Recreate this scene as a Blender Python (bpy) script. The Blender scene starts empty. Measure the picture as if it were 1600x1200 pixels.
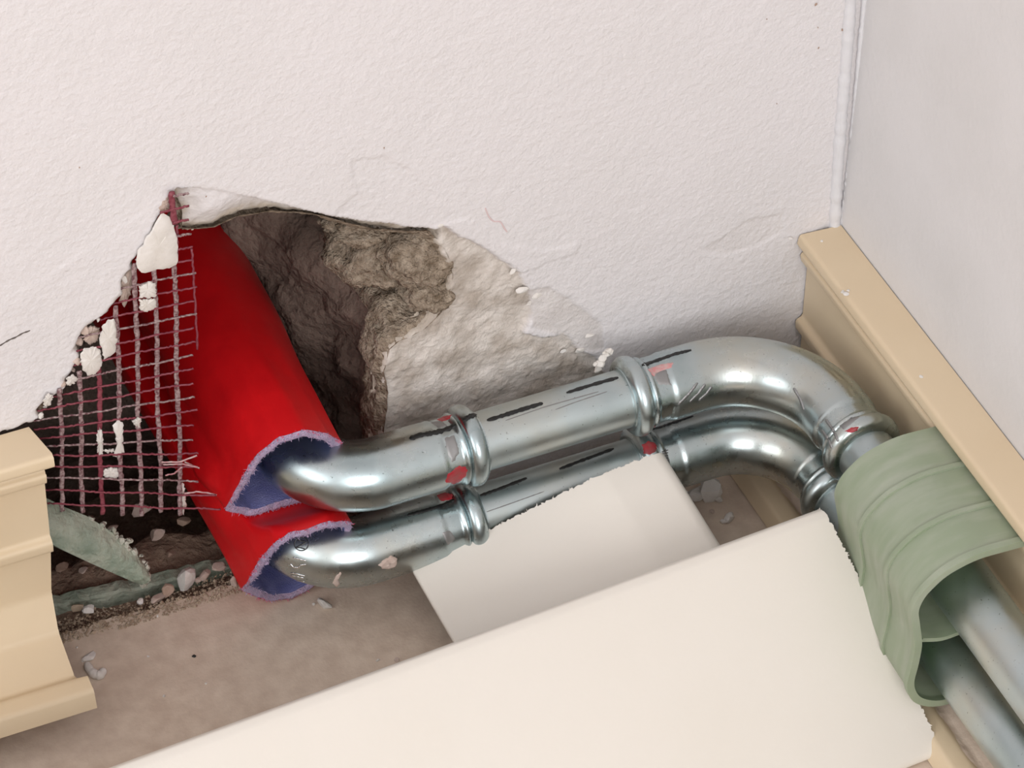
import bpy, bmesh, math, random
import numpy as np
from mathutils import Vector, Matrix, noise as mnoise
from mathutils.bvhtree import BVHTree

S = 0.001                       # everything below is written in millimetres
scene = bpy.context.scene
C = scene.collection
random.seed(7)

# ------------------------------------------------------------------ camera
FPX = 5500.0
def _basis(yaw, pitch, roll):
    cy, sy, cp, sp = math.cos(yaw), math.sin(yaw), math.cos(pitch), math.sin(pitch)
    f = np.array([sy*cp, cy*cp, -sp]); r = np.array([cy, -sy, 0.0]); u = np.cross(r, f)
    c, s = math.cos(roll), math.sin(roll)
    return c*r + s*u, -s*r + c*u, f
RGT, UPV, FWD = _basis(math.radians(25.2), math.radians(43.6), math.radians(1.5))
def _ray(px): return FWD + RGT*(px[0]-800)/FPX - UPV*(px[1]-600)/FPX
EYE = -_ray((1272, 636))*1760.0
def at(px, ax, val):
    """photo point -> point (mm) on the plane  axis ax = val"""
    d = _ray(px); return EYE + d*((val-EYE[ax])/d[ax])
cd = bpy.data.cameras.new('camera'); cam = bpy.data.objects.new('camera', cd); C.objects.link(cam)
m = Matrix(((RGT[0], UPV[0], -FWD[0], EYE[0]*S), (RGT[1], UPV[1], -FWD[1], EYE[1]*S), (RGT[2], UPV[2], -FWD[2], EYE[2]*S), (0, 0, 0, 1)))
cam.matrix_world = m
cd.sensor_width = 36; cd.lens = FPX/1600*36; cd.clip_start = 0.02; cd.clip_end = 30
scene.camera = cam

# ------------------------------------------------------------------ light
w = bpy.data.worlds.new('world'); scene.world = w; w.use_nodes = True
w.node_tree.nodes['Background'].inputs[0].default_value = (0.78, 0.88, 1.0, 1)
w.node_tree.nodes['Background'].inputs[1].default_value = 1.0
def area(name, loc, target, sx, sy, power, col):
    l = bpy.data.lights.new(name, 'AREA'); l.shape = 'RECTANGLE'; l.size = sx; l.size_y = sy; l.energy = power; l.color = col
    o = bpy.data.objects.new(name, l); C.objects.link(o); o.location = loc
    o.rotation_euler = (Vector(target)-Vector(loc)).to_track_quat('-Z', 'Y').to_euler(); return o
area('window_daylight', (-2.93, -1.5, 1.55), (0, -1.5, 1.55), 1.9, 1.5, 40, (0.98, 0.985, 0.99))
area('front_window_daylight', (-1.0, -2.93, 1.6), (-1.0, 0, 1.6), 1.5, 1.5, 60, (1.0, 0.975, 0.965))
scene.view_settings.view_transform = 'Standard'; scene.view_settings.look = 'None'
scene.view_settings.gamma = 1.0; scene.view_settings.use_curve_mapping = False
scene.view_settings.exposure = -0.5

# ------------------------------------------------------------------ materials
def mat(name, col, rough=0.6, metal=0.0, var=None, vscale=60, bump=0.0, bscale=300, bdist=0.0006, spec=0.5, detail=4, **kw):
    mt = bpy.data.materials.new(name); mt.use_nodes = True
    nt = mt.node_tree; N = nt.nodes; L = nt.links; b = N['Principled BSDF']
    b.inputs['Roughness'].default_value = rough; b.inputs['Metallic'].default_value = metal
    b.inputs['Specular IOR Level'].default_value = spec
    b.inputs['Base Color'].default_value = (*col, 1)
    tc = N.new('ShaderNodeTexCoord')
    if var:
        n = N.new('ShaderNodeTexNoise'); n.inputs['Scale'].default_value = vscale; n.inputs['Detail'].default_value = detail
        L.new(tc.outputs['Object'], n.inputs['Vector'])
        r = N.new('ShaderNodeValToRGB'); r.color_ramp.elements[0].position = 0.32; r.color_ramp.elements[1].position = 0.68
        r.color_ramp.elements[0].color = (*col, 1); r.color_ramp.elements[1].color = (*var, 1)
        L.new(n.outputs['Fac'], r.inputs['Fac']); L.new(r.outputs['Color'], b.inputs['Base Color'])
    if bump:
        n2 = N.new('ShaderNodeTexNoise'); n2.inputs['Scale'].default_value = bscale; n2.inputs['Detail'].default_value = 3
        L.new(tc.outputs['Object'], n2.inputs['Vector'])
        bp = N.new('ShaderNodeBump'); bp.inputs['Strength'].default_value = bump; bp.inputs['Distance'].default_value = bdist
        L.new(n2.outputs['Fac'], bp.inputs['Height']); L.new(bp.outputs['Normal'], b.inputs['Normal'])
    for k, v in kw.items(): b.inputs[k].default_value = v
    return mt

PAINT = (0.765, 0.738, 0.748)
M = {}
M['paint'] = mat('wall_paint', PAINT, 0.75, var=(0.745, 0.72, 0.725), vscale=14, bump=0.5, bscale=420, bdist=0.0007, spec=0.25)
M['paint_side'] = mat('side_wall_paint', (0.755, 0.74, 0.742), 0.8, var=(0.70, 0.685, 0.68), vscale=13, bump=0.35, bscale=260, bdist=0.0006, spec=0.2, detail=8)
M['room'] = mat('room_paint', (0.42, 0.42, 0.40), 0.8)
M['caulk'] = mat('caulk', (0.73, 0.725, 0.745), 0.5, bump=0.4, bscale=500)
M['mortar'] = mat('mortar', (0.20, 0.15, 0.105), 0.95, var=(0.47, 0.385, 0.30), vscale=260, bump=1.0, bscale=620, bdist=0.003, spec=0.1, detail=10)
M['masonry'] = mat('brown_masonry', (0.13, 0.092, 0.075), 0.95, var=(0.25, 0.185, 0.15), vscale=40, bump=1.0, bscale=330, bdist=0.002, spec=0.1, detail=9)
M['earth'] = mat('earth', (0.20, 0.135, 0.10), 0.95, var=(0.32, 0.23, 0.17), vscale=90, bump=1.0, bscale=420, bdist=0.002, spec=0.1, detail=8)
M['screed'] = mat('screed', (0.60, 0.48, 0.385), 0.7, var=(0.72, 0.60, 0.49), vscale=110, bump=0.45, bscale=600, bdist=0.0005, spec=0.3, detail=9)
M['sand'] = mat('sand', (0.30, 0.215, 0.145), 0.9, var=(0.50, 0.40, 0.30), vscale=120)
M['cream'] = mat('cream_plastic', (0.72, 0.585, 0.405), 0.42, var=(0.70, 0.56, 0.38), vscale=20, bump=0.08, bscale=700, bdist=0.0004)
M['cover'] = mat('cover_plastic', (0.81, 0.765, 0.695), 0.45, var=(0.795, 0.75, 0.675), vscale=15, bump=0.10, bscale=500, bdist=0.0004)
M['marker'] = mat('black_marker', (0.008, 0.009, 0.009), 0.45)
M['redpaint'] = mat('red_lacquer', (0.42, 0.02, 0.035), 0.35, var=(0.30, 0.06, 0.06), vscale=300)
M['pinkpaint'] = mat('pink_smear', (0.62, 0.25, 0.25), 0.5, var=(0.55, 0.42, 0.40), vscale=500)
M['scuff'] = mat('pale_red_scuff', (0.72, 0.56, 0.56), 0.7)
M['crackshade'] = mat('crack_shade', (0.13, 0.11, 0.10), 0.95)  # shade inside the wall crack, put in as a dark colour
M['redfoil'] = mat('red_foil', (0.72, 0.006, 0.010), 0.42, var=(0.60, 0.004, 0.008), vscale=45, bump=0.25, bscale=120, bdist=0.0008)
M['felt'] = mat('grey_felt_rim', (0.42, 0.36, 0.52), 0.95, var=(0.55, 0.40, 0.56), vscale=500, bump=1.0, bscale=1400, bdist=0.001)
M['feltblue'] = mat('blue_felt', (0.16, 0.17, 0.42), 0.95, var=(0.24, 0.25, 0.50), vscale=120, bump=0.8, bscale=1400, bdist=0.0008)
M['feltred'] = mat('red_fuzz', (0.60, 0.05, 0.10), 0.95, var=(0.62, 0.22, 0.34), vscale=700)
M['mesh'] = mat('maroon_mesh', (0.17, 0.018, 0.036), 0.55, var=(0.27, 0.07, 0.09), vscale=700)
M['meshdirty'] = mat('plastered_mesh', (0.10, 0.018, 0.03), 0.7, var=(0.43, 0.33, 0.32), vscale=750, detail=7)
M['fray'] = mat('pale_fibre', (0.62, 0.50, 0.47), 0.7, var=(0.45, 0.18, 0.20), vscale=300)
M['plaster'] = mat('white_plaster', (0.80, 0.765, 0.73), 0.9, var=(0.72, 0.68, 0.63), vscale=160, bump=0.45, bscale=600, bdist=0.0005, spec=0.15)
M['rubble'] = mat('pinkish_rubble', (0.62, 0.51, 0.45), 0.95, var=(0.52, 0.40, 0.34), vscale=160, bump=0.45, bscale=600, bdist=0.0005, spec=0.1)
M['browncrumb'] = mat('brown_rubble', (0.36, 0.25, 0.19), 0.95, var=(0.46, 0.34, 0.27), vscale=200, bump=0.45, bscale=600, bdist=0.0005, spec=0.1)
M['black'] = mat('black_speck', (0.02, 0.02, 0.02), 0.8)
M['foam'] = mat('green_foam', (0.20, 0.265, 0.20), 0.6, var=(0.44, 0.47, 0.38), vscale=70, bump=1.0, bscale=260, bdist=0.002, detail=8)
M['foamedge'] = mat('broken_foam_edge', (0.42, 0.44, 0.36), 0.8, var=(0.60, 0.58, 0.50), vscale=200, bump=1.0, bscale=400, bdist=0.002)
M['press'] = mat('press_mark', (0.33, 0.33, 0.33), 0.5, metal=0.9)
M['stamp'] = mat('stamped_mark', (0.10, 0.10, 0.10), 0.4, metal=0.8)
M['stampbright'] = mat('stamped_edge', (0.85, 0.86, 0.86), 0.2, metal=1.0)

def zinc(name, scale=30, rough=(0.20, 0.38)):
    mt = bpy.data.materials.new(name); mt.use_nodes = True; nt = mt.node_tree; N = nt.nodes; L = nt.links; b = N['Principled BSDF']
    b.inputs['Metallic'].default_value = 1.0
    tc = N.new('ShaderNodeTexCoord'); n = N.new('ShaderNodeTexNoise'); n.inputs['Scale'].default_value = scale; n.inputs['Detail'].default_value = 6
    L.new(tc.outputs['Object'], n.inputs['Vector'])
    r = N.new('ShaderNodeValToRGB'); e = r.color_ramp.elements
    e[0].position = 0.30; e[0].color = (0.38, 0.47, 0.49, 1); e[1].position = 0.72; e[1].color = (0.56, 0.56, 0.50, 1)
    k = r.color_ramp.elements.new(0.5); k.color = (0.50, 0.57, 0.58, 1)
    L.new(n.outputs['Fac'], r.inputs['Fac'])
    # fine dirt specks and scratches
    n2 = N.new('ShaderNodeTexNoise'); n2.inputs['Scale'].default_value = 700; n2.inputs['Detail'].default_value = 5
    L.new(tc.outputs['Object'], n2.inputs['Vector'])
    r2 = N.new('ShaderNodeValToRGB'); r2.color_ramp.elements[0].position = 0.27; r2.color_ramp.elements[1].position = 0.33
    r2.color_ramp.elements[0].color = (0.30, 0.30, 0.28, 1); r2.color_ramp.elements[1].color = (1, 1, 1, 1)
    L.new(n2.outputs['Fac'], r2.inputs['Fac'])
    mx = N.new('ShaderNodeMix'); mx.data_type = 'RGBA'; mx.blend_type = 'MULTIPLY'; mx.inputs[0].default_value = 0.8
    L.new(r.outputs['Color'], mx.inputs[6]); L.new(r2.outputs['Color'], mx.inputs[7]); L.new(mx.outputs[2], b.inputs['Base Color'])
    n3 = N.new('ShaderNodeTexNoise'); n3.inputs['Scale'].default_value = 90; n3.inputs['Detail'].default_value = 8
    L.new(tc.outputs['Object'], n3.inputs['Vector'])
    mr = N.new('ShaderNodeMapRange'); mr.inputs[1].default_value = 0.3; mr.inputs[2].default_value = 0.7; mr.inputs[3].default_value = rough[0]; mr.inputs[4].default_value = rough[1]
    L.new(n3.outputs['Fac'], mr.inputs[0]); L.new(mr.outputs[0], b.inputs['Roughness'])
    bp = N.new('ShaderNodeBump'); bp.inputs['Strength'].default_value = 0.05; bp.inputs['Distance'].default_value = 0.0006
    L.new(n3.outputs['Fac'], bp.inputs['Height']); L.new(bp.outputs['Normal'], b.inputs['Normal'])
    return mt
M['zinc'] = zinc('bright_zinc', 26, (0.22, 0.36))
M['zinctube'] = zinc('dull_zinc', 18, (0.33, 0.48))

def green_plastic():
    mt = bpy.data.materials.new('green_translucent_plastic'); mt.use_nodes = True; nt = mt.node_tree; N = nt.nodes; L = nt.links; b = N['Principled BSDF']
    tc = N.new('ShaderNodeTexCoord'); n = N.new('ShaderNodeTexNoise'); n.inputs['Scale'].default_value = 40; n.inputs['Detail'].default_value = 6
    mp = N.new('ShaderNodeMapping'); mp.inputs['Scale'].default_value = (1, 4, 1)
    L.new(tc.outputs['Object'], mp.inputs['Vector']); L.new(mp.outputs[0], n.inputs['Vector'])
    r = N.new('ShaderNodeValToRGB'); r.color_ramp.elements[0].position = 0.4; r.color_ramp.elements[1].position = 0.75
    r.color_ramp.elements[0].color = (0.43, 0.50, 0.36, 1); r.color_ramp.elements[1].color = (0.56, 0.60, 0.49, 1)
    L.new(n.outputs['Fac'], r.inputs['Fac']); L.new(r.outputs['Color'], b.inputs['Base Color'])
    b.inputs['Roughness'].default_value = 0.38
    t = N.new('ShaderNodeBsdfTranslucent'); t.inputs['Color'].default_value = (0.50, 0.62, 0.42, 1)
    ms = N.new('ShaderNodeMixShader'); ms.inputs[0].default_value = 0.32
    L.new(b.outputs[0], ms.inputs[1]); L.new(t.outputs[0], ms.inputs[2]); L.new(ms.outputs[0], N['Material Output'].inputs['Surface'])
    return mt
M['clip'] = green_plastic()

def wall_material():
    """paint, with the undercoat (wear.R) and the raw mortar (wear.G) where the plaster skin has come off"""
    mt = bpy.data.materials.new('broken_wall_plaster'); mt.use_nodes = True; nt = mt.node_tree; N = nt.nodes; L = nt.links; b = N['Principled BSDF']
    tc = N.new('ShaderNodeTexCoord')
    def noise(scale, detail):
        n = N.new('ShaderNodeTexNoise'); n.inputs['Scale'].default_value = scale; n.inputs['Detail'].default_value = detail
        L.new(tc.outputs['Object'], n.inputs['Vector']); return n.outputs['Fac']
    def ramp(f, a, ca, z, cz):
        r = N.new('ShaderNodeValToRGB'); e = r.color_ramp.elements; e[0].position = a; e[0].color = (*ca, 1); e[1].position = z; e[1].color = (*cz, 1)
        L.new(f, r.inputs['Fac']); return r.outputs['Color']
    paint = ramp(noise(14, 4), 0.32, PAINT, 0.68, (0.745, 0.72, 0.725))
    under = ramp(noise(75, 10), 0.36, (0.47, 0.41, 0.355), 0.64, (0.71, 0.655, 0.605))
    mort = ramp(noise(120, 9), 0.35, (0.40, 0.33, 0.26), 0.65, (0.60, 0.52, 0.43))
    at_ = N.new('ShaderNodeAttribute'); at_.attribute_name = 'wear'
    sp = N.new('ShaderNodeSeparateColor'); L.new(at_.outputs['Color'], sp.inputs[0])
    def mix(f, a, c):
        x = N.new('ShaderNodeMix'); x.data_type = 'RGBA'; L.new(f, x.inputs[0]); L.new(a, x.inputs[6]); L.new(c, x.inputs[7]); return x.outputs[2]
    col = mix(sp.outputs[1], mix(sp.outputs[0], paint, under), mort)
    L.new(col, b.inputs['Base Color']); b.inputs['Roughness'].default_value = 0.8; b.inputs['Specular IOR Level'].default_value = 0.2
    ad = N.new('ShaderNodeMath'); ad.operation = 'MULTIPLY_ADD'; L.new(sp.outputs[0], ad.inputs[0]); ad.inputs[1].default_value = 0.5; ad.inputs[2].default_value = 0.8
    bp = N.new('ShaderNodeBump'); bp.inputs['Distance'].default_value = 0.0008; L.new(ad.outputs[0], bp.inputs['Strength'])
    L.new(noise(420, 4), bp.inputs['Height']); L.new(bp.outputs['Normal'], b.inputs['Normal'])
    return mt
M['wall'] = wall_material()

# ------------------------------------------------------------------ helpers
def obj(name, verts, faces, material, parent=None, smooth=False, sharp=None, fix=True):
    me = bpy.data.meshes.new(name)
    me.from_pydata([(v[0]*S, v[1]*S, v[2]*S) for v in verts], [], [tuple(int(i) for i in f) for f in faces])
    me.update()
    if fix:
        bm = bmesh.new(); bm.from_mesh(me); bmesh.ops.recalc_face_normals(bm, faces=bm.faces); bm.to_mesh(me); bm.free()
    for mm in (material if isinstance(material, (list, tuple)) else [material]): me.materials.append(M[mm])
    if smooth:
        me.shade_smooth() if hasattr(me, 'shade_smooth') else None
        if sharp is not None: me.set_sharp_from_angle(angle=math.radians(sharp))
    o = bpy.data.objects.new(name, me); C.objects.link(o)
    if parent is not None: o.parent = parent; o.matrix_parent_inverse = parent.matrix_basis.inverted()
    return o
def tag(o, label=None, cat=None, group=None, kind=None):
    if label: o['label'] = label
    if cat: o['category'] = cat
    if group: o['group'] = group
    if kind: o['kind'] = kind
    return o
def thing(name, loc, label, cat, group=None):
    e = bpy.data.objects.new(name, None); C.objects.link(e); e.empty_display_size = 0.02
    e.location = (loc[0]*S, loc[1]*S, loc[2]*S)
    bpy.context.view_layer.update()
    return tag(e, label, cat, group)
def box(a, b):
    (x0, y0, z0), (x1, y1, z1) = a, b
    v = [(x0,y0,z0),(x1,y0,z0),(x1,y1,z0),(x0,y1,z0),(x0,y0,z1),(x1,y0,z1),(x1,y1,z1),(x0,y1,z1)]
    return v, [(0,3,2,1),(4,5,6,7),(0,1,5,4),(1,2,6,5),(2,3,7,6),(3,0,4,7)]
def join(*vf):
    V, Fc = [], []
    for v, f in vf:
        o = len(V); V += list(v); Fc += [tuple(i+o for i in q) for q in f]
    return V, Fc
def vnoise(x, z, scale, seed):
    """smooth value noise in [-1,1] on numpy arrays"""
    rng = np.random.RandomState(seed); T = rng.uniform(-1, 1, (256, 256))
    X, Z = x/scale+500.3, z/scale+500.7
    i, j = np.floor(X).astype(int), np.floor(Z).astype(int); u, v = X-i, Z-j
    u = u*u*(3-2*u); v = v*v*(3-2*v); i &= 255; j &= 255; i1 = (i+1) & 255; j1 = (j+1) & 255
    return (T[i, j]*(1-u)+T[i1, j]*u)*(1-v)+(T[i, j1]*(1-u)+T[i1, j1]*u)*v
def fbm(x, z, scale, seed, octaves=4, gain=0.5):
    s = 0; a = 1; t = 0
    for k in range(octaves): s = s+a*vnoise(x, z, scale/2**k, seed+k); t += a; a *= gain
    return s/t
def poly_sdf(x, z, poly):
    """signed distance to a closed polygon, negative inside"""
    d = np.full(x.shape, 1e9); ins = np.zeros(x.shape, bool); n = len(poly)
    for k in range(n):
        ax, az = poly[k]; bx, bz = poly[(k+1) % n]
        ex, ez = bx-ax, bz-az; L2 = ex*ex+ez*ez+1e-12
        t = np.clip(((x-ax)*ex+(z-az)*ez)/L2, 0, 1)
        d = np.minimum(d, np.hypot(x-ax-t*ex, z-az-t*ez))
        c = ((az > z) != (bz > z)) & (x < (bx-ax)*(z-az)/(bz-az+1e-12)+ax); ins ^= c
    return np.where(ins, -d, d)
def line_dist(x, z, pts):
    d = np.full(x.shape, 1e9)
    for (ax, az), (bx, bz) in zip(pts, pts[1:]):
        ex, ez = bx-ax, bz-az; t = np.clip(((x-ax)*ex+(z-az)*ez)/(ex*ex+ez*ez+1e-12), 0, 1)
        d = np.minimum(d, np.hypot(x-ax-t*ex, z-az-t*ez))
    return d
def onwall(pts, y=0.0): return [(float(at(p, 1, y)[0]), float(at(p, 1, y)[2])) for p in pts]
def sstep(a, b, x): t = np.clip((x-a)/(b-a), 0, 1); return t*t*(3-2*t)
def resample(pts, n, closed=False):
    P = [np.array(p, float) for p in pts]
    if closed: P = P+[P[0]]
    seg = [np.linalg.norm(b-a) for a, b in zip(P, P[1:])]; tot = sum(seg); out = []
    cnt = n if closed else n-1
    for k in range(n):
        t = tot*k/cnt; i = 0
        while i < len(seg)-1 and t > seg[i]: t -= seg[i]; i += 1
        out.append(P[i]+(P[i+1]-P[i])*min(1, t/max(seg[i], 1e-9)))
    return out
def smooth_path(pts, it=2):
    P = [np.array(p, float) for p in pts]
    for _ in range(it):
        Q = [P[0]]
        for a, b in zip(P, P[1:]): Q += [a*.75+b*.25, a*.25+b*.75]
        P = Q+[P[-1]]
    return P
def sweep(path, radii, nseg=48, mod=None, cap=True, squash=None):
    """tube along path; radii per point; mod(i, theta) scales the radius"""
    P = [np.array(p, float) for p in path]; n = len(P)
    T = [P[min(i+1, n-1)]-P[max(i-1, 0)] for i in range(n)]; T = [t/np.linalg.norm(t) for t in T]
    up = np.array([0, 0, 1.0]) if abs(T[0][2]) < .9 else np.array([1.0, 0, 0])
    nrm = up-T[0]*(up@T[0]); nrm /= np.linalg.norm(nrm); V = []; Fc = []
    for i in range(n):
        nrm = nrm-T[i]*(nrm@T[i]); nrm /= np.linalg.norm(nrm); bn = np.cross(T[i], nrm)
        for k in range(nseg):
            th = 2*math.pi*k/nseg; r = radii[i]*(mod(i, th) if mod else 1)
            V.append(P[i]+r*(math.cos(th)*nrm+math.sin(th)*bn))
    for i in range(n-1):
        for k in range(nseg):
            k1 = (k+1) % nseg; Fc.append((i*nseg+k, i*nseg+k1, (i+1)*nseg+k1, (i+1)*nseg+k))
    if cap: Fc += [tuple(range(nseg))[::-1], tuple((n-1)*nseg+k for k in range(nseg))]
    return V, Fc
def bvh(*vf):
    V, Fc = join(*vf); return BVHTree.FromPolygons([Vector(v) for v in V], Fc)
def cast(tree, px):
    h = tree.ray_cast(Vector(EYE), Vector(_ray(px)).normalized()); return (np.array(h[0]), np.array(h[1])) if h[0] is not None else None
def ribbon(tree, pts, width, thick=0.25, n=28, seed=0, ragged=0.25, taper=0.06):
    """a brushed line lying on the surface of tree, traced through the given points"""
    rnd = random.Random(seed); hits = [cast(tree, p) for p in resample(pts, n)]; hits = [h for h in hits if h]
    if len(hits) < 3: return None
    V = []; Fc = []; k = len(hits)
    for i, (p, q) in enumerate(hits):
        if q @ (EYE-p) < 0: q = -q
        t = hits[min(i+1, k-1)][0]-hits[max(i-1, 0)][0]; t /= np.linalg.norm(t)+1e-9
        s = np.cross(q, t); s /= np.linalg.norm(s)+1e-9
        e = min(i, k-1-i)/(k*taper+1e-9); wd = width/2*min(1, .45+.55*e)*(1+rnd.uniform(-ragged, ragged))
        V += [p+s*wd+q*.05, p+s*wd*.9+q*thick, p-s*wd*.9+q*thick, p-s*wd+q*.05]
    for i in range(k-1):
        for j in range(3): Fc.append((i*4+j, i*4+j+1, i*4+5+j, i*4+4+j))
    return V, Fc
def patch(tree, poly, thick=0.25, step=1.6, rough=0.0, seed=1):
    """a thin irregular film (paint, splash) covering the traced outline on a surface"""
    P = resample(poly, 28, True); c = sum(P)/len(P); V = []; Fc = []; rings = 5; rnd = random.Random(seed)
    for r in range(rings+1):
        for p in P:
            q = c+(p-c)*(r/rings)*(1+(rnd.uniform(-.10, .10) if r == rings else 0))
            h = cast(tree, q)
            if not h: return None
            nn = h[1] if h[1] @ (EYE-h[0]) > 0 else -h[1]
            V.append(h[0]+nn*((thick if r < rings else 0.03)+rnd.uniform(0, rough)*(r < rings)))
    n = len(P)
    for r in range(rings):
        for k in range(n): k1 = (k+1) % n; Fc.append((r*n+k, r*n+k1, (r+1)*n+k1, (r+1)*n+k))
    return V, Fc
def chunk(c, r, seed, squash=(1, 1, 1), rot=0.0):
    """angular broken lump"""
    bm = bmesh.new(); bmesh.ops.create_icosphere(bm, subdivisions=2, radius=1.0); rnd = random.Random(seed)
    planes = [(Vector((rnd.gauss(0,1), rnd.gauss(0,1), rnd.gauss(0,1))).normalized(), rnd.uniform(.35, .85)) for _ in range(9)]
    V = []
    for v in bm.verts:
        p = v.co.copy()
        for n_, d_ in planes:
            k = p.dot(n_)
            if k > d_: p -= n_*(k-d_)
        p *= 1+.10*mnoise.noise(p*2.1+Vector((seed*3.1, 0, 0)))
        x, y = p.x*squash[0], p.y*squash[1]
        V.append((c[0]+r*(x*math.cos(rot)-y*math.sin(rot)), c[1]+r*(x*math.sin(rot)+y*math.cos(rot)), c[2]+r*p.z*squash[2]))
    F_ = [tuple(v.index for v in f.verts) for f in bm.faces]; bm.free(); return V, F_

# ================================================================== SETTING
XR = 3.0                                        # face of the right wall
# --- outline of the broken hole in the back wall (x, z on y = 0)
hole_px = [(270,300),(280,335),(283,368),(310,368),(340,364),(362,352),(380,344),(405,341),(430,339),(470,342),(500,346),(520,352),(555,360),(590,367),(640,371),(672,369),(688,384),(700,410),(706,440),(700,470),(690,492),(662,519),(625,536),(608,552),(600,590),(606,620),(604,650),(598,690)]
left_px = [(30,668),(66,655),(63,640),(78,622),(98,606),(100,592),(122,566),(116,545),(130,520),(160,492),(182,470),(192,440),(206,415),(216,398),(238,370),(252,338),(262,310)]
hole = onwall(hole_px)+[(-232.0, 40.0), (-231.0, -30.0), (-425.0, -30.0), (-420.0, 140.0)]+onwall(left_px)
chip = onwall([(690,352),(722,372),(760,392),(795,412),(812,428),(822,455),(828,482),(831,500),(822,522),(850,531),(880,528),(905,552),(930,560),(948,585),(955,640),(760,700),(590,745),(570,600),(590,520),(690,440),(676,372)])
ledge = onwall([(276,296),(300,295),(345,300),(400,312),(470,330),(520,340),(600,352),(690,362),(690,380),(590,372),(430,345),(340,370),(276,372)])
flake1 = onwall([(548,252),(600,243),(640,268),(672,300),(690,350),(660,365),(600,355),(520,338),(560,300)])
flake2 = onwall([(690,352),(730,340),(780,380),(850,392),(905,378),(900,395),(850,410),(815,428),(770,396)])
flake3 = onwall([(826,455),(860,448),(905,480),(940,505),(945,545),(905,552),(880,528),(832,512)])
scar = onwall([(1170,345),(1225,332),(1225,362),(1190,380),(1130,400),(1100,390)])
gx0, gx1, gz0, gz1, gs = -462.0, -1.0, -32.0, 382.0, 1.0
gx = np.arange(gx0, gx1+.1, gs); gz = np.arange(gz0, gz1+.1, gs)
GX, GZ = np.meshgrid(gx, gz, indexing='ij')
sd = poly_sdf(GX, GZ, hole)+(1.3+1.6*(GX < -330))*fbm(GX, GZ, 9, 3, 3)+0.6*vnoise(GX, GZ, 2.2, 9)
cs = poly_sdf(GX, GZ, chip)+2.2*fbm(GX, GZ, 12, 21, 4)+.5*vnoise(GX, GZ, 2.0, 5)
ls = poly_sdf(GX, GZ, ledge)+1.2*fbm(GX, GZ, 10, 31, 3)
H = 0.35*fbm(GX, GZ, 45, 50, 3)+0.14*vnoise(GX, GZ, 2.6, 60)+0.10*vnoise(GX, GZ, 5.2, 61)
rough = fbm(GX, GZ, 22, 70, 5)*2.0+np.abs(fbm(GX, GZ, 7, 80, 3))*1.6
inchip = sstep(.8, -1.0, cs)
H = H*(1-inchip)+inchip*(-2.6+rough-0.9)
inled = sstep(.6, -.6, ls)
H -= inled*(1.0+4.5*sstep(16, 0, sd))+inled*.5*np.abs(fbm(GX, GZ, 9, 33, 3))
f1 = poly_sdf(GX, GZ, flake1)+1.5*fbm(GX, GZ, 8, 41, 3); f2 = poly_sdf(GX, GZ, flake2)+1.2*fbm(GX, GZ, 8, 43, 3); f3 = poly_sdf(GX, GZ, flake3)+1.2*fbm(GX, GZ, 8, 45, 3)
sc_ = poly_sdf(GX, GZ, scar)+1.2*fbm(GX, GZ, 8, 47, 3)
H -= .55*sstep(.5, -.5, f1)*(1-inchip)
H += .55*sstep(.6, -.4, f2)*(1-inchip)-.8*sstep(.5, -.5, f3)*(1-.5*inchip)
H -= .5*sstep(.5, -.5, sc_)
# old skim line running down to the left, and a hairline crack
skim = onwall([(-60,500),(60,440),(180,360),(268,300)]); side = np.zeros_like(H)
below = poly_sdf(GX, GZ, skim+[(-330, -40), (-480, -40)])
H += .32*sstep(1.5, -1.5, below+.8*fbm(GX, GZ, 20, 90, 2))*sstep(-60, -5, -np.abs(below))
H -= 0*np.exp(-(line_dist(GX, GZ, onwall([(-40,560),(0,541),(22,528),(46,517)]))/.6)**2)
# inward dust-grey lip of the hole
H = np.where(sd < 1.5, H-.8*sstep(1.5, 0, sd), H)
H = np.where(sd < 0, H-7.0*sstep(0, -1.6, sd), H)
edge = np.minimum.reduce([GX-gx0, gx1-GX, gz1-GZ]); H *= np.where(sd > 20, sstep(0, 8, edge), 1)
keep = sd > -3.0
idx = -np.ones(GX.shape, int); idx[keep] = np.arange(keep.sum())
wv = np.stack([GX[keep], -H[keep], GZ[keep]], 1)
q = keep[:-1, :-1] & keep[1:, :-1] & keep[1:, 1:] & keep[:-1, 1:]
wf = np.stack([idx[:-1, :-1][q], idx[1:, :-1][q], idx[1:, 1:][q], idx[:-1, 1:][q]], 1)
under_m = np.clip(inchip+.55*inled*sstep(14, 2, sd)+.35*sstep(.5, -.5, f3)+.12*sstep(.5, -.5, sc_), 0, 1)[keep]
mort_m = np.clip(sstep(1.2, -1.0, sd)*.9+inled*sstep(6, 1, sd+2*fbm(GX, GZ, 5, 99, 2)), 0, 1)[keep]
# the rest of the wall, in big panels around the detailed field, up to the ceiling
W0, CEIL = -3000.0, 2500.0
def quad(x0, z0, x1, z1): return [(x0, 0, z0), (x1, 0, z0), (x1, 0, z1), (x0, 0, z1)], [(0, 1, 2, 3)]
big = join(quad(W0, gz0, gx0, gz1), quad(W0, gz1, XR, CEIL), quad(gx1, gz0, XR, gz1))
n0 = len(wv); allv = np.concatenate([wv, np.array(big[0])]); allf = [tuple(f) for f in wf]+[tuple(i+n0 for i in f) for f in big[1]]
wall = obj('wall_back', allv, allf, 'wall', smooth=True, fix=False)
ca = wall.data.color_attributes.new('wear', 'FLOAT_COLOR', 'POINT')
colarr = np.zeros((len(allv), 4), np.float32); colarr[:, 3] = 1; colarr[:n0, 0] = under_m; colarr[:n0, 1] = mort_m
ca.data.foreach_set('color', colarr.ravel())
tag(wall, 'white plastered back wall with a jagged hole knocked through it', kind='structure')

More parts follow.
